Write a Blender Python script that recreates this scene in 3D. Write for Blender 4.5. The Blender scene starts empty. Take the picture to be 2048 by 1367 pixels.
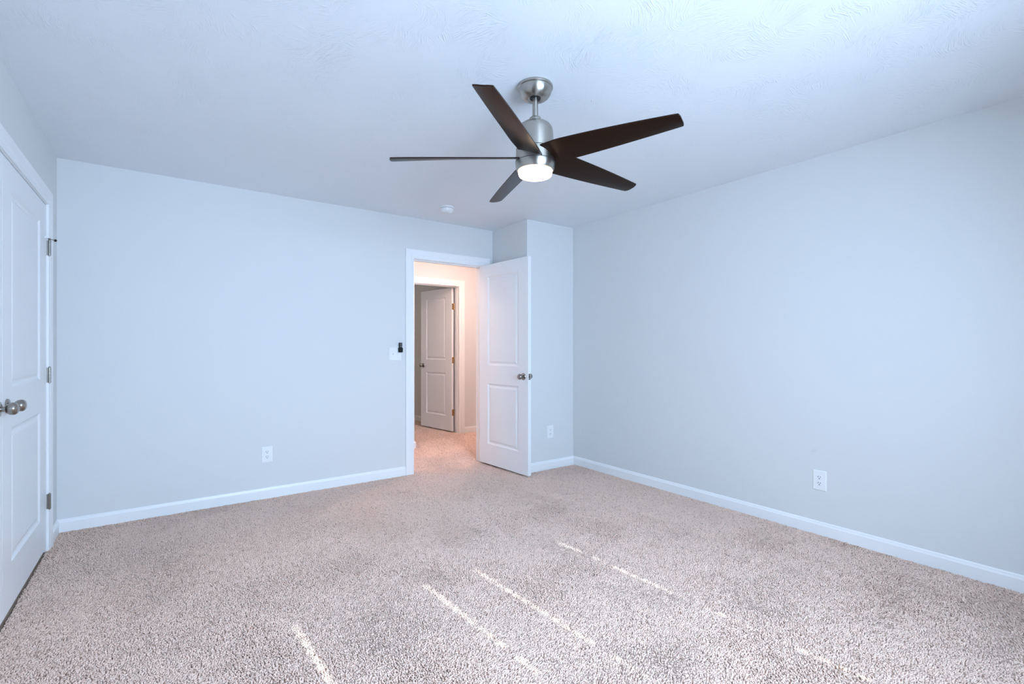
import bpy, math, random
import numpy as np
from mathutils import Vector, Matrix

random.seed(7)
SC = bpy.context.scene
COL = SC.collection
R = math.radians

# ---------------------------------------------------------------- camera
cam_data = bpy.data.cameras.new('camera')
cam = bpy.data.objects.new('camera', cam_data); COL.objects.link(cam)
cam.location = (0, 0, 1.208)
cam.rotation_euler = (R(90), 0, R(-35.78))
cam_data.sensor_width = 36
cam_data.lens = 36 * 963.5 / 2048
cam_data.shift_y = 10 / 2048
cam_data.clip_start = 0.02
SC.camera = cam

# ---------------------------------------------------------------- colour management
vs = SC.view_settings
vs.view_transform = 'Standard'; vs.look = 'None'; vs.gamma = 1; vs.use_curve_mapping = False
vs.exposure = 0.02

# ---------------------------------------------------------------- world + lights
world = bpy.data.worlds.new('sky'); SC.world = world; world.use_nodes = True
bg = world.node_tree.nodes['Background']
bg.inputs[0].default_value = (0.55, 0.75, 1.0, 1); bg.inputs[1].default_value = 1.2

SUN_ELEV, SUN_SLOPE = 33.05, -0.060
sd = bpy.data.lights.new('sun', 'SUN'); sun = bpy.data.objects.new('sun', sd); COL.objects.link(sun)
sd.energy = 26; sd.angle = R(0.53); sd.color = (0.70, 0.86, 1.0)
h = Vector((SUN_SLOPE, 1, 0)).normalized()
dirv = Vector((h.x * math.cos(R(SUN_ELEV)), h.y * math.cos(R(SUN_ELEV)), -math.sin(R(SUN_ELEV))))
sun.rotation_euler = dirv.to_track_quat('-Z', 'Y').to_euler()

WIN = [(0.9465, 0.86), (1.8555, 0.86)]      # window centre X, width
WZ0, WZ1 = 0.80, 2.06
REAR_Y = -0.72
DAY = (0.545, 0.745, 1.0)
for k, (wx, ww) in enumerate(WIN):          # daylight entering each window of the wall behind the camera
    ld = bpy.data.lights.new('window_daylight', 'AREA'); lo = bpy.data.objects.new('window_daylight', ld); COL.objects.link(lo)
    ld.shape = 'RECTANGLE'; ld.size = ww; ld.size_y = WZ1 - WZ0
    ld.spread = R(140); ld.energy = (82, 33)[k]; ld.color = DAY
    lo.location = (wx, REAR_Y + 0.03, (WZ0 + WZ1) / 2)
    lo.rotation_euler = Vector((0, 1, -math.tan(R(12)))).to_track_quat('-Z', 'Z').to_euler()

fd = bpy.data.lights.new('far_room_fill', 'AREA'); fo = bpy.data.objects.new('far_room_fill', fd); COL.objects.link(fo)
fd.shape = 'RECTANGLE'; fd.size = 0.9; fd.size_y = 1.2; fd.energy = 7; fd.color = (1.0, 0.86, 0.76)   # added fill light for the room across the hallway, no window built
fo.location = (1.03, 7.4, 1.45); fo.rotation_euler = Vector((1, 0, 0)).to_track_quat('-Z', 'Z').to_euler()

# ---------------------------------------------------------------- materials
def mat(name, color, rough=0.5, metal=0.0, emit=None, spec=0.5):
    m = bpy.data.materials.new(name); m.use_nodes = True
    b = m.node_tree.nodes['Principled BSDF']
    b.inputs['Base Color'].default_value = (*color, 1); b.inputs['Roughness'].default_value = rough
    b.inputs['Metallic'].default_value = metal; b.inputs['Specular IOR Level'].default_value = spec
    if emit:
        b.inputs['Emission Color'].default_value = (*emit[0], 1); b.inputs['Emission Strength'].default_value = emit[1]
    return m

def N(m, kind, **kw):
    n = m.node_tree.nodes.new(kind)
    for k, v in kw.items():
        if k in n.inputs.keys(): n.inputs[k].default_value = v
        else: setattr(n, k, v)
    return n

def bump_noise(m, scale, strength, dist=0.001, detail=4):
    nt = m.node_tree; b = nt.nodes['Principled BSDF']
    g = N(m, 'ShaderNodeNewGeometry'); n = N(m, 'ShaderNodeTexNoise', Scale=scale, Detail=detail)
    bp = N(m, 'ShaderNodeBump', Strength=strength, Distance=dist)
    nt.links.new(g.outputs['Position'], n.inputs['Vector']); nt.links.new(n.outputs['Fac'], bp.inputs['Height'])
    nt.links.new(bp.outputs['Normal'], b.inputs['Normal'])

WALLC = (0.755, 0.76, 0.755)
M = {}
M['wall'] = mat('wall_paint', WALLC, 0.75); bump_noise(M['wall'], 160, 0.25, 0.0006)
M['hall_wall'] = mat('hallway_paint', WALLC, 0.75); bump_noise(M['hall_wall'], 160, 0.25, 0.0006)
M['trim'] = mat('white_trim_paint', (0.92, 0.92, 0.92), 0.35)
M['door'] = mat('white_door_paint', (0.90, 0.90, 0.90), 0.4); bump_noise(M['door'], 400, 0.1, 0.0003)
M['plastic'] = mat('white_plastic', (0.90, 0.90, 0.90), 0.35)
M['nickel'] = mat('brushed_nickel', (0.46, 0.43, 0.39), 0.32, 1.0)
tn = N(M['nickel'], 'ShaderNodeTangent', direction_type='RADIAL', axis='Z')
M['nickel'].node_tree.links.new(tn.outputs[0], M['nickel'].node_tree.nodes['Principled BSDF'].inputs['Tangent'])
M['nickel'].node_tree.nodes['Principled BSDF'].inputs['Anisotropic'].default_value = 0.75; M['nickel'].node_tree.nodes['Principled BSDF'].inputs['Anisotropic Rotation'].default_value = 0.25
M['knob'] = mat('satin_nickel_knob', (0.36, 0.33, 0.30), 0.22, 1.0)
M['hinge'] = mat('nickel_hinge', (0.34, 0.32, 0.29), 0.3, 1.0)
M['brass_tone'] = mat('warm_lit_nickel_hinge', (0.50, 0.34, 0.16), 0.35, 1.0)  # nickel hinges; the hallway light's brass tint is put into the colour
M['blade'] = mat('espresso_blade', (0.022, 0.0090, 0.0042), 0.30, 0.40, spec=0.2)
M['dark'] = mat('dark_slot', (0.01, 0.01, 0.012), 0.6)
M['black'] = mat('black_plastic', (0.006, 0.006, 0.007), 0.4, spec=0.25)
M['button'] = mat('grey_button', (0.55, 0.55, 0.57), 0.5)
M['lens'] = mat('lit_frosted_lens', (0.9, 0.85, 0.8), 0.4, emit=((1.0, 0.74, 0.50), 8.0))
M['hall_lens'] = mat('lit_hallway_lens', (0.9, 0.85, 0.8), 0.4, emit=((1.0, 0.71, 0.62), 105.0))
M['hall_lens_dim'] = mat('lit_hallway_lens_dimmer', (0.9, 0.85, 0.8), 0.4, emit=((1.0, 0.71, 0.65), 50.0))
M['vinyl'] = mat('white_vinyl_blind', (0.8, 0.8, 0.8), 0.5)
M['ground'] = mat('outdoor_grass', (0.12, 0.16, 0.07), 0.9)
gl = bpy.data.materials.new('window_glass'); gl.use_nodes = True
nt = gl.node_tree; nt.nodes.clear()
o_ = nt.nodes.new('ShaderNodeOutputMaterial'); g_ = nt.nodes.new('ShaderNodeBsdfTransparent'); s_ = nt.nodes.new('ShaderNodeBsdfGlossy')
mx = nt.nodes.new('ShaderNodeMixShader'); mx.inputs[0].default_value = 0.06; s_.inputs['Roughness'].default_value = 0.02
g_.inputs[0].default_value = (0.95, 0.97, 0.96, 1)
nt.links.new(g_.outputs[0], mx.inputs[1]); nt.links.new(s_.outputs[0], mx.inputs[2]); nt.links.new(mx.outputs[0], o_.inputs[0])
M['glass'] = gl

# ceiling: hand-brushed drywall texture (bump only)
m = M['ceiling'] = mat('brushed_ceiling', (0.89, 0.915, 0.945), 0.8)
nt = m.node_tree; L = nt.links.new
g = N(m, 'ShaderNodeNewGeometry')
wob = N(m, 'ShaderNodeTexNoise', Scale=3.0, Detail=2.0)
vadd = N(m, 'ShaderNodeVectorMath', operation='MULTIPLY_ADD'); vadd.inputs[1].default_value = (0.25, 0.25, 0.0)
L(g.outputs['Position'], wob.inputs['Vector']); L(wob.outputs['Color'], vadd.inputs[0]); L(g.outputs['Position'], vadd.inputs[2])
vor = N(m, 'ShaderNodeTexVoronoi', Scale=5.0); L(vadd.outputs[0], vor.inputs['Vector'])
sep = N(m, 'ShaderNodeSeparateColor'); L(vor.outputs['Color'], sep.inputs[0])
ang = N(m, 'ShaderNodeMath', operation='MULTIPLY'); ang.inputs[1].default_value = 6.283; L(sep.outputs[0], ang.inputs[0])
rot = N(m, 'ShaderNodeVectorRotate', rotation_type='Z_AXIS'); L(vadd.outputs[0], rot.inputs['Vector']); L(ang.outputs[0], rot.inputs['Angle'])
sc_ = N(m, 'ShaderNodeVectorMath', operation='MULTIPLY'); sc_.inputs[1].default_value = (1.0, 0.09, 1.0); L(rot.outputs[0], sc_.inputs[0])
strk = N(m, 'ShaderNodeTexNoise', Scale=230.0, Detail=3.0, Roughness=0.5, Distortion=0.1); L(sc_.outputs[0], strk.inputs['Vector'])
ramp = N(m, 'ShaderNodeMapRange'); ramp.inputs['From Min'].default_value = 0.50; ramp.inputs['From Max'].default_value = 0.72
L(strk.outputs['Fac'], ramp.inputs['Value'])
msk = N(m, 'ShaderNodeTexNoise', Scale=4.5, Detail=3.0); L(g.outputs['Position'], msk.inputs['Vector'])
mr = N(m, 'ShaderNodeMapRange'); mr.inputs['From Min'].default_value = 0.38; mr.inputs['From Max'].default_value = 0.60
L(msk.outputs['Fac'], mr.inputs['Value'])
mul = N(m, 'ShaderNodeMath', operation='MULTIPLY'); L(ramp.outputs[0], mul.inputs[0]); L(mr.outputs[0], mul.inputs[1])
fine = N(m, 'ShaderNodeTexNoise', Scale=120.0, Detail=3.0); L(g.outputs['Position'], fine.inputs['Vector'])
ma = N(m, 'ShaderNodeMath', operation='MULTIPLY_ADD'); ma.inputs[1].default_value = 0.25; L(fine.outputs['Fac'], ma.inputs[0]); L(mul.outputs[0], ma.inputs[2])
bp = N(m, 'ShaderNodeBump', Strength=0.65, Distance=0.002); L(ma.outputs[0], bp.inputs['Height'])
L(bp.outputs['Normal'], nt.nodes['Principled BSDF'].inputs['Normal'])

# right wall: same paint with the faint scuffs seen above the outlet
m = M['wall_scuffed'] = mat('scuffed_wall_paint', WALLC, 0.75); bump_noise(m, 160, 0.25, 0.0006)
nt = m.node_tree; L = nt.links.new
g = N(m, 'ShaderNodeNewGeometry'); prev = None
for (cy, cz, ry, rz, amt) in ((1.40, 0.532, 0.030, 0.024, 0.16), (2.96, 0.71, 0.010, 0.05, 0.10), (2.72, 0.80, 0.03, 0.012, 0.08), (1.61, 0.68, 0.012, 0.02, 0.08)):
    sub = N(m, 'ShaderNodeVectorMath', operation='SUBTRACT'); sub.inputs[1].default_value = (3.433, cy, cz); L(g.outputs['Position'], sub.inputs[0])
    dv = N(m, 'ShaderNodeVectorMath', operation='DIVIDE'); dv.inputs[1].default_value = (1.0, ry, rz); L(sub.outputs[0], dv.inputs[0])
    ln = N(m, 'ShaderNodeVectorMath', operation='LENGTH'); L(dv.outputs[0], ln.inputs[0])
    mp = N(m, 'ShaderNodeMapRange'); mp.inputs['From Min'].default_value = 1.0; mp.inputs['From Max'].default_value = 0.2
    mp.inputs['To Min'].default_value = 0; mp.inputs['To Max'].default_value = amt; L(ln.outputs['Value'], mp.inputs['Value'])
    if prev is None: prev = mp.outputs[0]
    else:
        ad = N(m, 'ShaderNodeMath', operation='ADD'); L(prev, ad.inputs[0]); L(mp.outputs[0], ad.inputs[1]); prev = ad.outputs[0]
nz = N(m, 'ShaderNodeTexNoise', Scale=70.0, Detail=3.0); L(g.outputs['Position'], nz.inputs['Vector'])
nr = N(m, 'ShaderNodeMapRange'); nr.inputs['From Min'].default_value = 0.42; nr.inputs['From Max'].default_value = 0.6; L(nz.outputs['Fac'], nr.inputs['Value'])
mm = N(m, 'ShaderNodeMath', operation='MULTIPLY'); L(prev, mm.inputs[0]); L(nr.outputs[0], mm.inputs[1])
mc = N(m, 'ShaderNodeMix', data_type='RGBA'); mc.inputs[6].default_value = (*WALLC, 1); mc.inputs[7].default_value = (0.40, 0.36, 0.28, 1)
L(mm.outputs[0], mc.inputs[0]); L(mc.outputs[2], nt.nodes['Principled BSDF'].inputs['Base Color'])

# carpet: per-tuft tone on the pile mesh, dark tufts painting the shade of fibre gaps
m = M['carpet'] = mat('beige_carpet_yarn', (0.5, 0.42, 0.36), 0.95, spec=0.1)
nt = m.node_tree; L = nt.links.new
at = N(m, 'ShaderNodeAttribute', attribute_name='tone_gap_shade')
cr = N(m, 'ShaderNodeValToRGB'); e = cr.color_ramp.elements
e[0].position = 0.0; e[0].color = (0.40, 0.285, 0.21, 1); e[1].position = 1.0; e[1].color = (0.96, 0.735, 0.615, 1)
k_ = cr.color_ramp.elements.new(0.35); k_.color = (0.94, 0.690, 0.575, 1)
L(at.outputs['Fac'], cr.inputs[0]); L(cr.outputs[0], nt.nodes['Principled BSDF'].inputs['Base Color'])
M['carpet_back'] = mat('carpet_backing', (0.5, 0.38, 0.30), 0.95, spec=0.1)

# ---------------------------------------------------------------- mesh helpers
class MB:
    def __init__(s): s.v = []; s.f = []
    def add(s, vs, fs):
        o = len(s.v); s.v += [tuple(v) for v in vs]; s.f += [tuple(i + o for i in f) for f in fs]; return s
    def box(s, a, b):
        x0, y0, z0 = a; x1, y1, z1 = b
        x0, x1 = min(x0, x1), max(x0, x1); y0, y1 = min(y0, y1), max(y0, y1); z0, z1 = min(z0, z1), max(z0, z1)
        return s.add([(x0,y0,z0),(x1,y0,z0),(x1,y1,z0),(x0,y1,z0),(x0,y0,z1),(x1,y0,z1),(x1,y1,z1),(x0,y1,z1)],
                     [(0,3,2,1),(4,5,6,7),(0,1,5,4),(1,2,6,5),(2,3,7,6),(3,0,4,7)])
    def lathe(s, prof, seg=48, axis='z', org=(0, 0, 0)):
        """prof: (radius, height) along the axis."""
        vs = []; n = len(prof)
        for k in range(seg):
            a = 2 * math.pi * k / seg; c, t = math.cos(a), math.sin(a)
            for r, z in prof:
                p = (r * c, r * t, z) if axis == 'z' else ((r * c, z, r * t) if axis == 'y' else (z, r * c, r * t))
                vs.append((p[0] + org[0], p[1] + org[1], p[2] + org[2]))
        fs = []
        for k in range(seg):
            k2 = (k + 1) % seg
            for i in range(n - 1): fs.append((k*n+i, k2*n+i, k2*n+i+1, k*n+i+1))
        o = len(s.v); s.add(vs, fs)
        for i in (0, n - 1):
            if prof[i][0] > 1e-5:
                ring = [o + k*n + i for k in range(seg)]; s.f.append(tuple(ring if i else ring[::-1]))
        return s
    def tube(s, p0, p1, r, seg=12):
        p0, p1 = Vector(p0), Vector(p1); d = (p1 - p0); L_ = d.length; q = d.to_track_quat('Z', 'Y')
        m2 = MB().lathe([(r, 0), (r, L_)], seg)
        return s.add([tuple(q @ Vector(v) + p0) for v in m2.v], m2.f)
    def build(s, name, material, parent=None, smooth=False, bevel=0, loc=None, rz=0, merge=False):
        me = bpy.data.meshes.new(name); me.from_pydata(s.v, [], s.f); me.validate()
        import bmesh
        bm = bmesh.new(); bm.from_mesh(me)
        if merge or smooth: bmesh.ops.remove_doubles(bm, verts=bm.verts, dist=1e-5)
        bmesh.ops.recalc_face_normals(bm, faces=bm.faces); bm.to_mesh(me); bm.free()
        if isinstance(material, str): material = M[material]
        me.materials.append(material)
        o = bpy.data.objects.new(name, me); COL.objects.link(o)
        if parent: o.parent = parent
        if loc: o.location = loc
        if rz: o.rotation_euler.z = rz
        if smooth:
            for p in me.polygons: p.use_smooth = True
            me.set_sharp_from_angle(angle=R(35))
        if bevel:
            b = o.modifiers.new('bevel', 'BEVEL'); b.width = bevel; b.segments = 2; b.limit_method = 'ANGLE'; b.angle_limit = R(40)
        return o

def struct(o): o['kind'] = 'structure'; return o
def tag(o, label, cat, group=None):
    o['label'] = label; o['category'] = cat
    if group: o['group'] = group
    return o
def empty(name, loc, rz=0):
    o = bpy.data.objects.new(name, None); COL.objects.link(o); o.location = loc; o.rotation_euler.z = rz
    o.empty_display_size = 0.1; return o

# ---------------------------------------------------------------- room dimensions
XL, XR = -0.571, 3.433          # left and right wall faces
YB = 4.28; WT = 0.12            # back wall face, thickness
XA, YA = 2.829, 3.676           # boxed-out corner beside the door
CZ = 2.44
DX0, DX1, DZ = 1.93, 2.70, 2.05 # bedroom doorway
CY0, CY1 = 2.03, 3.935          # closet opening
HY = 5.36; FY = 5.90            # hallway
NX = 2.425
EX0, EX1 = 2.565, 3.335         # far doorway
FX = 3.375                      # far room side wall
JT = 0.012                      # jamb thickness
ZB = -0.012                     # carpet backing level

# walls
struct(MB().box((XL-WT, YB, -0.1), (DX0-JT, YB+WT, CZ)).box((DX0-JT, YB, DZ+JT), (DX1+JT, YB+WT, CZ)).box((DX1+JT, YB, -0.1), (4.9, YB+WT, CZ)).build('wall_back', 'wall'))
struct(MB().box((XL-WT, REAR_Y-.15, -0.1), (XL, CY0-JT, CZ)).box((XL-WT, CY0-JT, DZ+JT), (XL, CY1+JT, CZ)).box((XL-WT, CY1+JT, -0.1), (XL, YB, CZ)).build('wall_left', 'wall'))
struct(MB().box((XR, REAR_Y-.15, -0.1), (XR+WT, YB, CZ)).build('wall_right', 'wall_scuffed'))
struct(MB().box((XA, YA, -0.1), (XR, YB, CZ)).build('wall_alcove', 'wall', bevel=0.004))
w = MB(); xs = [XL-WT]
for wx, ww in WIN: xs += [wx-ww/2, wx+ww/2]
xs.append(XR+WT)
for i in range(0, len(xs), 2): w.box((xs[i], REAR_Y-.15, -0.1), (xs[i+1], REAR_Y, CZ))
for wx, ww in WIN:
    w.box((wx-ww/2, REAR_Y-.15, -0.1), (wx+ww/2, REAR_Y, WZ0)); w.box((wx-ww/2, REAR_Y-.15, WZ1), (wx+ww/2, REAR_Y, CZ))
struct(w.build('wall_front', 'wall'))
# closet behind the double doors
struct(MB().box((-1.31, 1.9, -.1), (-1.25, 4.1, CZ)).box((-1.25, 1.9, -.1), (XL-WT, 1.96, CZ)).box((-1.25, 4.04, -.1), (XL-WT, 4.1, CZ)).build('wall_closet', 'wall'))
# hallway
struct(MB().box((0.9, HY, -.1), (NX, FY+WT, CZ)).build('wall_hallway', 'hall_wall', bevel=0.004))
struct(MB().box((NX, FY, -.1), (EX0-JT, FY+WT, CZ)).box((EX0-JT, FY, DZ+JT), (EX1+JT, FY+WT, CZ)).box((EX1+JT, FY, -.1), (4.9, FY+WT, CZ)).build('wall_hallway_far', 'hall_wall'))
struct(MB().box((0.8, YB+WT, -.1), (0.9, FY+WT, CZ)).build('wall_hallway_left', 'hall_wall'))
struct(MB().box((4.9, YB, -.1), (5.0, FY+WT, CZ)).build('wall_hallway_right', 'hall_wall'))
# far room
struct(MB().box((FX, FY+WT, -.1), (FX+.1, 9.1, CZ)).box((1.0, 9.0, -.1), (FX, 9.1, CZ)).box((0.9, FY+WT, -.1), (1.0, 9.1, CZ)).build('wall_far_room', 'wall'))
struct(MB().box((-1.31, REAR_Y-.15, CZ), (5.0, 9.1, CZ+.12)).build('ceiling', 'ceiling'))

# ---------------------------------------------------------------- carpet
floor = struct(MB().box((-1.31, REAR_Y-.15, -.1), (5.0, 9.1, ZB)).build('floor', 'carpet_back'))
rng = np.random.default_rng(11)
def smooth_noise(x, y, scale, seed):
    r = np.random.default_rng(seed); G = r.random((64, 64)) * 2 - 1
    u = x * scale + 20; v = y * scale + 20
    iu = np.floor(u).astype(int); iv = np.floor(v).astype(int); fu = u - iu; fv = v - iv
    fu = fu*fu*(3-2*fu); fv = fv*fv*(3-2*fv)
    g = lambda a, b: G[a % 64, b % 64]
    return (g(iu,iv)*(1-fu)+g(iu+1,iv)*fu)*(1-fv) + (g(iu,iv+1)*(1-fu)+g(iu+1,iv+1)*fu)*fv
def tufts(x0, x1, y0, y1, sp):
    nx, ny = int((x1-x0)/sp), int((y1-y0)/sp)
    gx, gy = np.meshgrid(np.arange(nx), np.arange(ny))
    X = x0 + (gx.ravel()+.5 + rng.uniform(-.45,.45,nx*ny))*sp; Y = y0 + (gy.ravel()+.5 + rng.uniform(-.45,.45,nx*ny))*sp
    return np.stack([X, Y, np.full_like(X, sp)], 1)
P = np.concatenate([
    tufts(XL+.002, XR-.002, REAR_Y+.002, 3.65, .0062), tufts(XL+.002, XA-.002, 3.65, YB-.002, .0062),
    tufts(DX0, DX1, YB-.002, YB+WT, .0085), tufts(1.6, 4.2, YB+WT, HY, .0085), tufts(NX+.01, 4.2, HY, FY-.002, .0085),
    tufts(EX0, EX1, FY-.002, FY+WT, .0085), tufts(1.9, FX, FY+WT, 8.2, .0095)])
n = len(P); x, y, sp = P.T
lx = smooth_noise(x, y, 2.6, 1)*1.1 + smooth_noise(x, y, 9, 2)*.45 + smooth_noise(x, y, 40, 5)*.5
ly = smooth_noise(x, y, 2.6, 3)*1.1 + smooth_noise(x, y, 9, 4)*.45 + smooth_noise(x, y, 40, 6)*.5
a = rng.uniform(0, 2*np.pi, n); mag = rng.uniform(.2, 1.0, n)
lx = (lx*.9 + mag*np.cos(a))*.0065; ly = (ly*.9 + mag*np.sin(a))*.0065
hgt = rng.uniform(.0104, .0142, n) + smooth_noise(x, y, 45, 8)*.0018
rad = sp * rng.uniform(.54, .80, n)
V = np.zeros((n, 7, 3), np.float32)
ph = rng.uniform(0, 2*np.pi, n)
for k in range(3):
    aa = ph + 2*np.pi*k/3
    V[:, k] = np.stack([x+rad*.9*np.cos(aa), y+rad*.9*np.sin(aa), np.full(n, ZB-.001)], 1)
    ab = aa + .7
    V[:, 3+k] = np.stack([x+lx*.45+rad*np.cos(ab), y+ly*.45+rad*np.sin(ab), ZB+hgt*.80], 1)
V[:, 6] = np.stack([x+lx*1.3, y+ly*1.3, ZB+hgt], 1)
V[:, :, 1] = np.minimum(V[:, :, 1], 8.4)
tri = np.array([(0,1,4),(0,4,3),(1,2,5),(1,5,4),(2,0,3),(2,3,5),(3,4,6),(4,5,6),(5,3,6)], np.int32)
F = (tri[None] + (np.arange(n, dtype=np.int32)*7)[:, None, None]).reshape(-1, 3)
me = bpy.data.meshes.new('carpet_pile')
me.vertices.add(n*7); me.vertices.foreach_set('co', V.reshape(-1))
me.loops.add(F.size); me.loops.foreach_set('vertex_index', F.reshape(-1))
me.polygons.add(len(F)); me.polygons.foreach_set('loop_start', np.arange(0, F.size, 3, dtype=np.int32))
me.polygons.foreach_set('use_smooth', np.ones(len(F), bool))
me.update()
fl = np.clip(rng.beta(3.2, 1.6, n) + smooth_noise(x, y, 60, 9)*.10, 0, 1)
fl = np.where(rng.random(n) < .075, fl*.25, fl)  # scattered tufts darkened as painted shade between fibres
at_ = me.attributes.new('tone_gap_shade', 'FLOAT', 'POINT'); at_.data.foreach_set('value', np.repeat(fl, 7).astype(np.float32))
me.materials.append(M['carpet'])
pile = bpy.data.objects.new('carpet_pile', me); COL.objects.link(pile); pile.parent = floor; pile['kind'] = 'stuff'

# ---------------------------------------------------------------- trim
BPROF = [(0, -.008), (.013, -.008), (.013, .062), (.009, .070), (.007, .078), (.003, .083), (0, .083)]
def baseboard(name, p0, p1, nrm, m0=0, m1=0, mat_='trim'):
    """p0,p1: XY ends along the wall face, nrm: XY unit normal into the room, m0/m1 mitre (+1 outside, -1 inside)."""
    d = (Vector(p1) - Vector(p0)).normalized(); nn = Vector(nrm); vs = []
    for p, mt in ((Vector(p0), -m0), (Vector(p1), m1)):
        for o, z in BPROF: q = p + nn*o + d*(o*mt); vs.append((q.x, q.y, z))
    k = len(BPROF); fs = [(i, (i+1) % k, k+(i+1) % k, k+i) for i in range(k)] + [tuple(range(k))[::-1], tuple(range(k, 2*k))]
    return struct(MB().add(vs, fs).build(name, mat_))
CPROF = [(0, 0), (0, .010), (.004, .012), (.026, .0125), (.034, .0155), (.062, .0165), (.074, .019), (.081, .0185), (.083, .016), (.083, 0)]
def casing(name, org, along, nrm, a0, a1, zt):
    """three-sided door casing on a wall face; along/nrm are XY unit vectors, a0..a1 the opening along it."""
    al, nn = Vector((*along, 0)), Vector((*nrm, 0)); og = Vector((*org, 0)); rv = 0.005; vs = []
    for s, z, zo in ((-1, -.008, 0), (-1, zt+rv, 1), (1, zt+rv, 1), (1, -.008, 0)):
        for o, t in CPROF:
            a = (a0-rv-o) if s < 0 else (a1+rv+o)
            q = og + al*a + nn*t; vs.append((q.x, q.y, z + zo*o))
    k = len(CPROF); fs = []
    for j in range(3):
        for i in range(k): fs.append((j*k+i, j*k+(i+1) % k, (j+1)*k+(i+1) % k, (j+1)*k+i))
    fs += [tuple(range(k)), tuple(range(3*k, 4*k))]
    return struct(MB().add(vs, fs).build(name, 'trim'))
def jamb(x0, x1, y0, y1, zt, stop=None):
    b = MB().box((x0-.012, y0, -.008), (x0, y1, zt+.012)).box((x1, y0, -.008), (x1+.012, y1, zt+.012)).box((x0, y0, zt), (x1, y1, zt+.012))
    if stop:
        s0, s1 = stop
        b.box((x0, s0, -.008), (x0+.007, s1, zt)).box((x1-.007, s0, -.008), (x1, s1, zt)).box((x0+.007, s0, zt-.009), (x1-.007, s1, zt))
    return b
struct(jamb(DX0, DX1, YB-.001, YB+WT+.001, DZ, (YB+.038, YB+.07)).build('trim_1', 'trim'))
casing('trim_2', (0, YB), (1, 0), (0, -1), DX0, DX1, DZ)
casing('trim_3', (0, YB+WT), (1, 0), (0, 1), DX0, DX1, DZ)
struct(jamb(EX0, EX1, FY-.001, FY+WT+.001, DZ, (FY+.045, FY+.08)).build('trim_4', 'trim'))
casing('trim_5', (0, FY), (1, 0), (0, -1), EX0, EX1, DZ)
casing('trim_6', (XL, 0), (0, 1), (1, 0), CY0, CY1, DZ)
struct(MB().box((XL-WT-.001, CY0-.012, -.008), (XL+.001, CY0, DZ+.012)).box((XL-WT-.001, CY1, -.008), (XL+.001, CY1+.012, DZ+.012)).box((XL-WT-.001, CY0, DZ), (XL+.001, CY1, DZ+.012)).build('trim_7', 'trim'))

co = .088
baseboard('baseboard_back', (XL, YB), (DX0-co, YB), (0, -1), m0=-1)
baseboard('baseboard_back_right', (DX1+co, YB), (XA, YB), (0, -1), m1=-1)
baseboard('baseboard_left', (XL, CY1+co), (XL, YB), (1, 0), m1=-1)
baseboard('baseboard_left_near', (XL, REAR_Y), (XL, CY0-co), (1, 0))
baseboard('baseboard_right', (XR, REAR_Y), (XR, YA), (-1, 0), m1=-1)
baseboard('baseboard_alcove', (XA, YA), (XR, YA), (0, -1), m0=1, m1=-1)
baseboard('baseboard_alcove_side', (XA, YA), (XA, YB), (-1, 0), m0=1, m1=-1)
baseboard('baseboard_front', (XL, REAR_Y), (XR, REAR_Y), (0, 1))
baseboard('baseboard_hallway_far', (EX1+co, FY), (4.9, FY), (0, -1))
baseboard('baseboard_hallway', (0.9, HY), (NX, HY), (0, -1), m1=1)
baseboard('baseboard_hallway_side', (NX, HY), (NX, FY), (1, 0), m0=1)
baseboard('baseboard_far_room', (FX, FY+WT), (FX, 9.0), (-1, 0))

# ---------------------------------------------------------------- doors
TH = 0.035
def leaf_mesh(w, h, st0, st1):
    """two-panel moulded leaf: x from -w (latch edge) to 0 (hinge edge), y 0..TH, z 0..h."""
    b = MB()
    xs = [-w, -w+st0, -st1, 0]; zs = [0, .205, .820, 1.005, 1.905, h]
    for side in (0, 1):
        y0 = 0 if side == 0 else TH; sg = 1 if side == 0 else -1
        for i in range(3):
            for j in range(5):
                xa, xb, za, zb = xs[i], xs[i+1], zs[j], zs[j+1]
                if i == 1 and j in (1, 3):
                    rings = [(0, 0), (.004, .003), (.010, .0080), (.018, .0100), (.024, .0100), (.040, .0040), (.044, .0035)]
                    vs = []
                    for ins, dp in rings:
                        for (px, pz) in ((xa+ins, za+ins), (xb-ins, za+ins), (xb-ins, zb-ins), (xa+ins, zb-ins)): vs.append((px, y0+sg*dp, pz))
                    fs = [(4*r+q, 4*r+(q+1) % 4, 4*r+4+(q+1) % 4, 4*r+4+q) for r in range(len(rings)-1) for q in range(4)]
                    fs.append(tuple(range(4*len(rings)-4, 4*len(rings))))
                    b.add(vs, fs)
                else: b.add([(xa,y0,za),(xb,y0,za),(xb,y0,zb),(xa,y0,zb)], [(0,1,2,3)])
    for j in range(5):
        for xx in (-w, 0): b.add([(xx,0,zs[j]),(xx,TH,zs[j]),(xx,TH,zs[j+1]),(xx,0,zs[j+1])], [(0,1,2,3)])
    for i in range(3):
        for zz in (0, h): b.add([(xs[i],0,zz),(xs[i+1],0,zz),(xs[i+1],TH,zz),(xs[i],TH,zz)], [(0,1,2,3)])
    return b
def knob_set(parent, x, z, sides=(0, 1)):
    for side in sides:
        sg = -1 if side == 0 else 1; y0 = 0 if side == 0 else TH
        T = lambda pr: [(r, y0+sg*t) for r, t in pr]
        k = MB().lathe(T([(.0001,.005),(.0115,.005),(.0110,.018),(.0125,.024),(.0190,.028),(.0252,.036),(.0270,.045),(.0258,.053),(.0205,.060),(.011,.0635),(.0001,.0645)]), 32, 'y', (x, 0, z)).build('door_knob', 'knob', parent, smooth=True)
        MB().lathe(T([(.0001,0),(.0325,0),(.0330,.003),(.0300,.008),(.020,.011),(.012,.0125),(.0001,.0125)]), 32, 'y', (x, 0, z)).build('rosette', 'knob', k, smooth=True)
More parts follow.
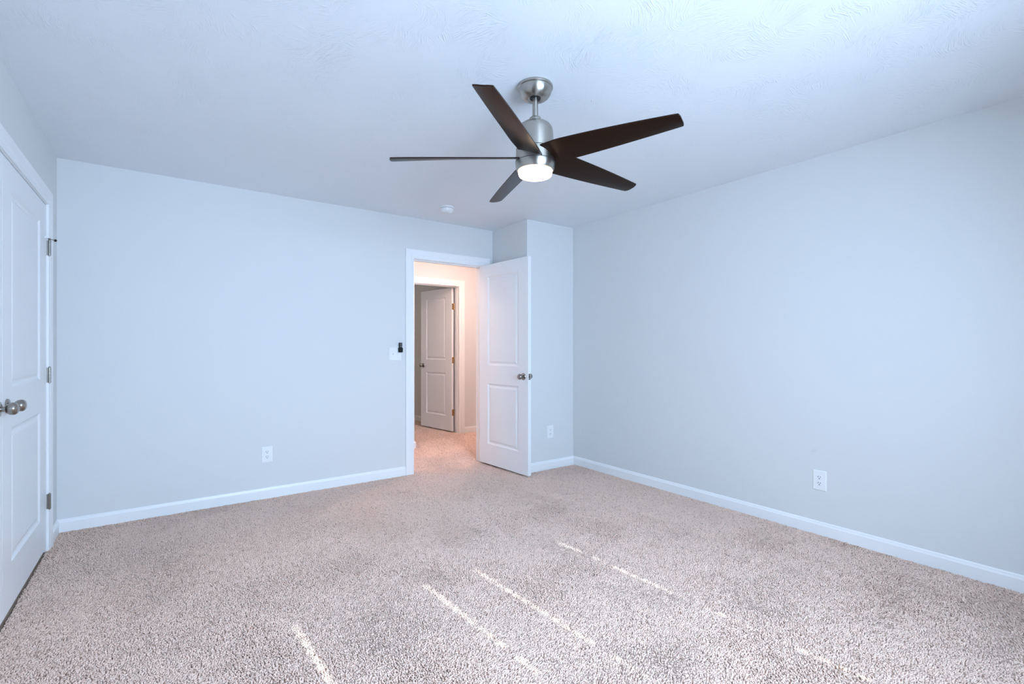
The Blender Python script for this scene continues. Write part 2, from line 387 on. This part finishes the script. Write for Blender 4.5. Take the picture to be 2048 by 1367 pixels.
def make_door(name, loc, rz, w, z0=.018, st0=.14, st1=.14, kx=.065, sides=(0, 1), latch=True, h=2.028, kz=.915):
    root = empty(name, loc, rz); struct(root)
    mb = leaf_mesh(w, h, st0, st1); mb.v = [(x_, y_, z_+z0) for x_, y_, z_ in mb.v]
    mb.build('door_leaf', 'door', root, merge=True, bevel=0.0012)
    knob_set(root, -w+kx, kz+z0, sides)
    if latch: MB().box((-w-.0012, .006, kz+z0-.028), (-w+.001, TH-.006, kz+z0+.028)).build('latch_plate', 'knob', root)
    if latch: MB().box((-w-.010, .012, kz+z0-.009), (-w, TH-.012, kz+z0+.009)).build('latch_bolt', 'knob', root)
    return root
def hinges(root, plist, py, hx, leaf_y, mt='hinge'):
    out = []
    for z in plist:
        hg = MB()
        for q in range(5):
            hg.lathe([(.0066, z-.044+q*.0176+.0006), (.0066, z-.044+(q+1)*.0176-.0006)], 16, 'z', (hx, py, 0))
        hg.lathe([(.0001, z+.050), (.0035, z+.050), (.0055, z+.047), (.0055, z+.044)], 16, 'z', (hx, py, 0))
        hg.lathe([(.0045, z-.048), (.0045, z+.045)], 12, 'z', (hx, py, 0))
        k = hg.build('hinge', mt, root, smooth=True)
        MB().box((leaf_y[0], leaf_y[1], z-.044), (leaf_y[2], leaf_y[3], z+.044)).build('hinge_leaf', mt, k)
        out.append(k)
    return out
def bake_mirror(root, axis):
    """mirror the meshes under root in its own frame so that no object carries a negative scale."""
    S_ = Matrix.Scale(-1, 4, Vector((axis == 'x', axis == 'y', 0)))
    for o in root.children_recursive:
        o.data.transform(S_); o.data.flip_normals()
# bedroom door, standing open into the room
d1 = make_door('door_1', (DX1-.003, YB-.006, 0), R(93.9), .762)
hinges(d1, (.29, 1.03, 1.79), -.006, .002, (-.0005, 0, .0015, .030))
# far room door, ajar
d2 = make_door('door_2', (EX1-.012, FY+WT+.006, 0), 0, .752)
hinges(d2, (.28, 1.02, 1.78), -.006, .003, (0, .002, .0025, .031), 'brass_tone')
bake_mirror(d2, 'y'); d2.rotation_euler.z = R(-80.5)
# closet double doors (closed): leaf plane is the wall face
d3 = make_door('door_3', (XL, CY1-.003, 0), R(90), .9485, st0=.155, st1=.17, kx=.069, sides=(0,), kz=.927, latch=False)
HZ = (.29, 1.041, 1.797)
hs = hinges(d3, HZ, -.0145, .0055, (.0035, -.0145, .0055, .004))
d4 = make_door('door_4', (XL, CY0+.003, 0), R(90), .9485, st0=.155, st1=.17, kx=.069, sides=(0,), kz=.927, latch=False)
hinges(d4, HZ, -.0145, .0055, (.0035, -.0145, .0055, .004))
bake_mirror(d4, 'x')
# hinge-pin door stop on the closet's top hinge
ds = empty('door_stop', (XL+.0145, CY1+.0025, HZ[2]+.0505))
MB().lathe([(.0001, .006), (.006, .006), (.0075, .003), (.0075, 0), (.0001, 0)], 20).build('pin_collar', 'hinge', ds, smooth=True)
a_ = MB().tube((.003, 0, .003), (.021, .022, .001), .0022).build('stop_arm', 'hinge', ds, smooth=True)
MB().tube((.021, .022, .001), (.0235, .0255, .0008), .0075, 20).build('bumper', 'black', a_, smooth=True)
b_ = MB().tube((0, -.004, .003), (-.003, -.048, .003), .0024).build('stop_arm', 'hinge', ds, smooth=True)
MB().tube((-.003, -.046, .003), (-.0085, -.060, .003), .0065, 20).build('bumper', 'plastic', b_, smooth=True)
tag(ds, 'small nickel hinge pin door stop on the top hinge of the left closet door', 'door stop')
# strike plate on the left jamb of the bedroom doorway
tag(MB().box((DX0-.001, YB+.004, .905), (DX0+.0015, YB+.034, .965)).build('strike_plate', 'hinge'), 'small metal strike plate on the left jamb of the open bedroom doorway', 'strike plate')

# ---------------------------------------------------------------- ceiling fan
FCX, FCY = 1.4206, 1.7835
fan = empty('ceiling_fan', (FCX, FCY, CZ))
tag(fan, 'brushed nickel ceiling fan with five dark brown blades and a lit round light', 'ceiling fan')
zz = lambda pr: [(r, z-CZ) for r, z in pr]
MB().lathe(zz([(.0001, 2.44), (.082, 2.44), (.0835, 2.437), (.0835, 2.428), (.0805, 2.425), (.0790, 2.4245), (.0785, 2.421), (.0775, 2.414), (.0735, 2.402), (.066, 2.391), (.056, 2.382), (.045, 2.3775), (.038, 2.3765), (.0365, 2.3785), (.034, 2.382), (.0275, 2.383), (.0001, 2.383)]), 64).build('canopy', 'nickel', fan, smooth=True)
MB().lathe(zz([(.0001, 2.385), (.026, 2.385), (.026, 2.3805), (.0001, 2.3805)]), 32).build('hanger_ball', 'dark', fan, smooth=True)
MB().lathe(zz([(.0133, 2.40), (.0133, 2.27)]), 32).build('downrod', 'nickel', fan, smooth=True)
MB().lathe(zz([(.0133, 2.292), (.022, 2.292), (.0265, 2.288), (.0285, 2.280), (.0295, 2.268), (.031, 2.263), (.031, 2.255), (.0001, 2.255)]), 48).build('rod_collar', 'nickel', fan, smooth=True)
MB().lathe(zz([(.0001, 2.264), (.045, 2.263), (.060, 2.260), (.073, 2.251), (.081, 2.238), (.0845, 2.222), (.0865, 2.19), (.0885, 2.150), (.0890, 2.1365), (.0870, 2.1355), (.0001, 2.1355)]), 96).build('motor_housing', 'nickel', fan, smooth=True)
MB().lathe(zz([(.0001, 2.1345), (.0895, 2.1345), (.0915, 2.110), (.0930, 2.080), (.0930, 2.0785), (.0001, 2.0785)]), 96).build('blade_hub', 'nickel', fan, smooth=True)
MB().lathe(zz([(.086, 2.1364), (.0905, 2.1362), (.0905, 2.1340), (.086, 2.1344)]), 64).build('seam_ring', 'dark', fan, smooth=True)
MB().lathe(zz([(.088, 2.0792), (.0940, 2.0790), (.0940, 2.0764), (.088, 2.0768)]), 64).build('seam_ring', 'dark', fan, smooth=True)
MB().lathe(zz([(.0001, 2.077), (.0935, 2.077), (.0935, 2.068), (.0920, 2.056), (.0885, 2.044), (.0855, 2.0395), (.0825, 2.0385), (.0815, 2.041), (.0001, 2.041)]), 96).build('light_housing', 'nickel', fan, smooth=True)
MB().lathe(zz([(.0795, 2.0415), (.0795, 2.030), (.0785, 2.021), (.0755, 2.0155), (.068, 2.0125), (.045, 2.0105), (.0001, 2.0100)]), 64).build('light_lens', 'lens', fan, smooth=True)
MB().lathe(zz([(.078, 2.0335), (.0802, 2.0334), (.0802, 2.0322), (.078, 2.0321)]), 64).build('lens_ring', 'nickel', fan, smooth=True)
def blade_mb(phi):
    b = MB(); cp, sp_ = math.cos(phi), math.sin(phi); ns, nw = 26, 9
    grid = []
    for i in range(ns+1):
        s0 = .030 + (.684-.030)*i/ns; x_ = s0/.685
        H_ = -.0778-.0067*x_+.0217*x_*x_; L_ = .0606-.0211*x_-.0249*x_*x_
        if x_ < .22:                     # root narrows a little into the hub slot
            f = x_/.22; H_ *= .80+.20*f; L_ *= .88+.12*f
        th = R(20.8+2.95*x_-12.75*x_*x_); row = []
        for j in range(nw):
            t = j/(nw-1); w_ = H_+(L_-H_)*t; s_ = s0
            if i > ns-3:                 # rounded tip corners
                e_ = abs(2*t-1); s_ = s0 - (.006*max(0, e_-.6)/.4 if i == ns else 0)
            cam_ = -.0035*(1-(2*t-1)**2)  # slight camber
            row.append((s_*cp-w_*math.cos(th)*sp_, s_*sp_+w_*math.cos(th)*cp, 2.102-CZ-.0133*x_-w_*math.sin(th)+cam_, th))
        grid.append(row)
    vs = []; T_ = .0030
    for up in (1, -1):
        for row in grid:
            for q in row: vs.append((q[0], q[1], q[2]+up*T_))
    n1 = (ns+1)*nw; fs = []
    for i in range(ns):
        for j in range(nw-1):
            a = i*nw+j; fs.append((a, a+1, a+nw+1, a+nw)); fs.append((n1+a, n1+a+nw, n1+a+nw+1, n1+a+1))
        for j in (0, nw-1):
            a = i*nw+j; fs.append((a, a+nw, n1+a+nw, n1+a))
    for i in (0, ns):
        for j in range(nw-1):
            a = i*nw+j; fs.append((a, a+1, n1+a+1, n1+a))
    return b.add(vs, fs)
for k in range(5): blade_mb(R(2.26+72*k)).build('fan_blade', 'blade', fan, smooth=True)

# ---------------------------------------------------------------- smoke detector
sm = empty('smoke_detector', (2.016, 3.78, CZ))
MB().lathe([(.0001, 0), (.066, 0), (.067, -.004), (.066, -.013), (.060, -.016), (.0001, -.016)], 64).build('mounting_ring', 'plastic', sm, smooth=True)
MB().lathe([(.056, -.015), (.056, -.0185)], 64).build('shadow_gap', 'dark', sm, smooth=True)
MB().lathe([(.0001, -.018), (.0575, -.018), (.0565, -.030), (.052, -.040), (.042, -.046), (.0001, -.047)], 64).build('sensor_body', 'plastic', sm, smooth=True)
MB().lathe([(.0001, -.044), (.014, -.044), (.014, -.052), (.011, -.0545), (.0001, -.055)], 32, 'z', (.018, -.022, 0)).build('test_button', 'plastic', sm, smooth=True)
tag(sm, 'round white smoke detector on the ceiling near the doorway', 'smoke detector')

# ---------------------------------------------------------------- outlets and switches
# local frame: x along the wall, -y out of the wall, z up
def bev_plate(w, h, t=.0055):
    i = .004; a, c = w/2, h/2
    vs = [(-a,0,-c),(a,0,-c),(a,0,c),(-a,0,c),(-a,-t*.5,-c),(a,-t*.5,-c),(a,-t*.5,c),(-a,-t*.5,c),(-a+i,-t,-c+i),(a-i,-t,-c+i),(a-i,-t,c-i),(-a+i,-t,c-i)]
    fs = [(0,1,5,4),(1,2,6,5),(2,3,7,6),(3,0,4,7),(4,5,9,8),(5,6,10,9),(6,7,11,10),(7,4,8,11),(8,9,10,11),(0,3,2,1)]
    return MB().add(vs, fs)
def make_outlet(loc, rz, label):
    r = empty('wall_outlet', loc, rz); tag(r, label, 'outlet', 'white duplex wall outlets')
    bev_plate(.079, .127).build('cover_plate', 'plastic', r)
    for zc in (.0195, -.0195):
        pts = []
        for k in range(28):
            a = 2*math.pi*k/28; px, pz = .0175*math.cos(a), .0175*math.sin(a); pts.append((px, max(-.0135, min(.0135, pz))))
        vs = [(px, -.005, zc+pz) for px, pz in pts] + [(px, -.0078, zc+pz) for px, pz in pts]; k = len(pts)
        so = MB().add(vs, [(i, (i+1) % k, k+(i+1) % k, k+i) for i in range(k)] + [tuple(range(k, 2*k))]).build('socket', 'plastic', r)
        MB().box((-.0078, -.0081, zc+.000), (-.0050, -.0075, zc+.0095)).build('slot', 'dark', so)
        MB().box((.0050, -.0081, zc+.0010), (.0078, -.0075, zc+.0085)).build('slot', 'dark', so)
        MB().lathe([(.0001, -.0075), (.0030, -.0075), (.0030, -.0082), (.0001, -.0082)], 16, 'y', (0, 0, zc-.0072)).build('ground_hole', 'dark', so)
    MB().lathe([(.0001, -.005), (.003, -.005), (.0028, -.0066), (.0001, -.0068)], 16, 'y').build('screw', 'plastic', r, smooth=True)
    return r
make_outlet((.6646, YB, .348), 0, 'white outlet on the long back wall left of the doorway')
make_outlet((3.117, YA, .362), 0, 'white outlet on the narrow wall right of the open door')
make_outlet((XR, 1.3625, .347), R(-90), 'white outlet low on the right wall under a faint scuff mark')
sw = empty('light_switch', (1.742, YB, 1.143)); tag(sw, 'white double switch plate on the wall left of the doorway', 'light switch')
bev_plate(.118, .122).build('cover_plate', 'plastic', sw)
for px in (-.023, .023):
    MB().box((px-.0052, -.0062, -.012), (px+.0052, -.004, .012)).build('toggle_frame', 'plastic', sw, bevel=.0005)
    MB().add([(px-.004,-.0055,-.006),(px+.004,-.0055,-.006),(px+.004,-.0055,.006),(px-.004,-.0055,.006),(px-.003,-.0135,.002),(px+.003,-.0135,.002),(px+.003,-.012,.0075),(px-.003,-.012,.0075)],
             [(0,1,5,4),(1,2,6,5),(2,3,7,6),(3,0,4,7),(4,5,6,7)]).build('toggle', 'plastic', sw)
    for pz in (-.030, .030):
        MB().lathe([(.0001, -.005), (.0028, -.005), (.0026, -.0064), (.0001, -.0066)], 12, 'y', (px, 0, pz)).build('screw', 'plastic', sw, smooth=True)
RX, RZ = 1.7885, 1.158
rh = empty('remote_holder', (RX, YB, RZ)); tag(rh, 'black cradle on the switch plate gripping the lower half of the fan remote', 'remote holder')
b = MB(); ho = [(-.020, -.006), (-.0205, -.022), (-.014, -.0275), (.014, -.0275), (.0205, -.022), (.020, -.006), (.0165, -.006), (.0165, -.021), (.0115, -.0245), (-.0115, -.0245), (-.0165, -.021), (-.0165, -.006)]
k = len(ho); vs = [(px*.85, py, .000) for px, py in ho] + [(px, py, .008) for px, py in ho] + [(px*1.04, py, .030) for px, py in ho] + [(px, py, .043) for px, py in ho]
fs = [(r_*k+i, r_*k+(i+1) % k, (r_+1)*k+(i+1) % k, (r_+1)*k+i) for r_ in range(3) for i in range(k)] + [tuple(range(k)), tuple(range(3*k, 4*k))]
b.add(vs, fs).build('cradle', 'black', rh)
MB().box((-.020, -.0070, .002), (.020, -.0056, .043)).build('back_plate', 'black', rh)
rm = empty('fan_remote', (RX, YB, RZ+.003)); tag(rm, 'small black fan remote with grey buttons standing in its cradle by the doorway', 'remote control')
MB().box((-.0155, -.0205, .002), (.0155, -.0085, .088)).build('remote_body', 'black', rm, bevel=.003)
for (px, pz, rr) in ((-.0055, .080, .0030), (.0040, .080, .0030), (-.0055, .066, .0032), (.0035, .0655, .0036), (-.004, .050, .0040), (.0085, .050, .0034)):
    MB().lathe([(.0001, -.020), (rr, -.020), (rr*.9, -.0215), (.0001, -.0217)], 16, 'y', (px, 0, pz)).build('button', 'button', rm, smooth=True)

# ---------------------------------------------------------------- hallway ceiling light (lights the doorway)
for hx_, lab_ in ((3.05, 'lit round flush dome lamp on the hallway ceiling, right of the doorway'), (1.45, 'lit round flush dome lamp on the hallway ceiling, left of the doorway')):
    hl = empty('ceiling_light', (hx_, 4.80, CZ)); tag(hl, lab_, 'ceiling light', 'hallway ceiling lamps')
    MB().lathe([(.0001, 0), (.16, 0), (.162, -.012), (.15, -.022), (.0001, -.022)], 48).build('base_ring', 'nickel', hl, smooth=True)
    MB().lathe([(.146, -.022), (.140, -.05), (.115, -.078), (.07, -.095), (.0001, -.10)], 24).build('glass_dome', 'hall_lens' if hx_ > 2 else 'hall_lens_dim', hl, smooth=True)

# ---------------------------------------------------------------- windows and blinds (wall behind the camera)
HOLES = [(.639, 1.254), (1.549, 2.162)]
def hole_size(line, yf):
    """how far the cord leaves each slat hole open (0 = blocked), by where its sun spot lands."""
    cuts = {0: [], 1: [(1.495, 1.575, 0)], 2: [(0, 1.20, .25)], 3: [(2.0, 2.09, 0), (1.84, 1.93, .3), (1.25, 1.42, .25), (1.17, 1.25, .8), (.94, 1.17, .25)]}[line]
    for a, b, v in cuts:
        if a <= yf <= b: return v
    return 1.0
for k, (wx, ww) in enumerate(WIN):
    x0, x1 = wx-ww/2, wx+ww/2; ya = REAR_Y-.145
    wr = struct(empty('window_%d' % (k+1), (wx, REAR_Y-.12, WZ0)))
    def Lc(a, c): return ((a[0]-wx, a[1]-REAR_Y+.12, a[2]-WZ0), (c[0]-wx, c[1]-REAR_Y+.12, c[2]-WZ0))
    f = MB(); zm = (WZ0+WZ1)/2
    for a, c in (((x0, ya, WZ0), (x0+.04, ya+.05, WZ1)), ((x1-.04, ya, WZ0), (x1, ya+.05, WZ1)), ((x0+.04, ya, WZ0), (x1-.04, ya+.05, WZ0+.04)), ((x0+.04, ya, WZ1-.04), (x1-.04, ya+.05, WZ1)), ((x0+.04, ya+.01, zm-.02), (x1-.04, ya+.045, zm+.02))):
        f.box(*Lc(a, c))
    f.build('window_frame', 'trim', wr)
    MB().box(*Lc((x0+.035, ya+.022, WZ0+.035), (x1-.035, ya+.026, WZ1-.035))).build('pane', 'glass', wr)
    struct(MB().box((x0-.08, REAR_Y, WZ0-.02), (x1+.08, REAR_Y+.04, WZ0+.002)).build('trim_%d' % (8+k), 'trim'))
    yb = REAR_Y-.055
    bl = empty('window_blind', (wx, yb, WZ1)); tag(bl, ('white slatted blind, closed, on the window nearer the closet wall', 'white slatted blind, closed, on the window nearer the right wall')[k], 'blind', 'closed window blinds')
    MB().box((-ww/2+.006, -.025, -.045), (ww/2-.006, .025, -.002)).build('headrail', 'vinyl', bl)
    sl = MB(); z = 2.000; rnd = random.Random(3+k); tl = R(74); sw_ = .050
    while z > WZ0+.05:
        gaps = [(hx-wx, hole_size(2*k+j, yb + z/math.tan(R(SUN_ELEV)))*rnd.choice((.85, 1, 1.1, 1.25))) for j, hx in enumerate(HOLES[k])]
        def piece(xa, xb, wa, wb):
            c_, s_ = math.cos(tl), math.sin(tl); t = .0012      # top edge leans into the room
            q = []
            for xx in (xa, xb):
                for ww_, tt in ((wa, -t), (wb, -t), (wb, t), (wa, t)): q.append((xx, ww_*c_-tt*s_, z-WZ1+ww_*s_+tt*c_))
            sl.add(q, [(0,1,2,3),(7,6,5,4),(0,4,5,1),(1,5,6,2),(2,6,7,3),(3,7,4,0)])
        cur = -ww/2+.010
        for hx, sc in gaps:
            if sc < .05: continue
            hw, hl_ = .0055, .0088*sc
            piece(cur, hx-hw, -sw_/2, sw_/2); piece(hx-hw, hx+hw, -sw_/2, -hl_); piece(hx-hw, hx+hw, hl_, sw_/2); cur = hx+hw
        piece(cur, ww/2-.010, -sw_/2, sw_/2); z -= .044
    sl.build('slats', 'vinyl', bl)
    MB().box((-ww/2+.008, -.024, WZ0-WZ1+.012), (ww/2-.008, .024, WZ0-WZ1+.028)).build('bottom_rail', 'vinyl', bl)
struct(MB().box((-6, -20, -3.1), (10, REAR_Y-.15, -3.0)).build('ground', 'ground'))
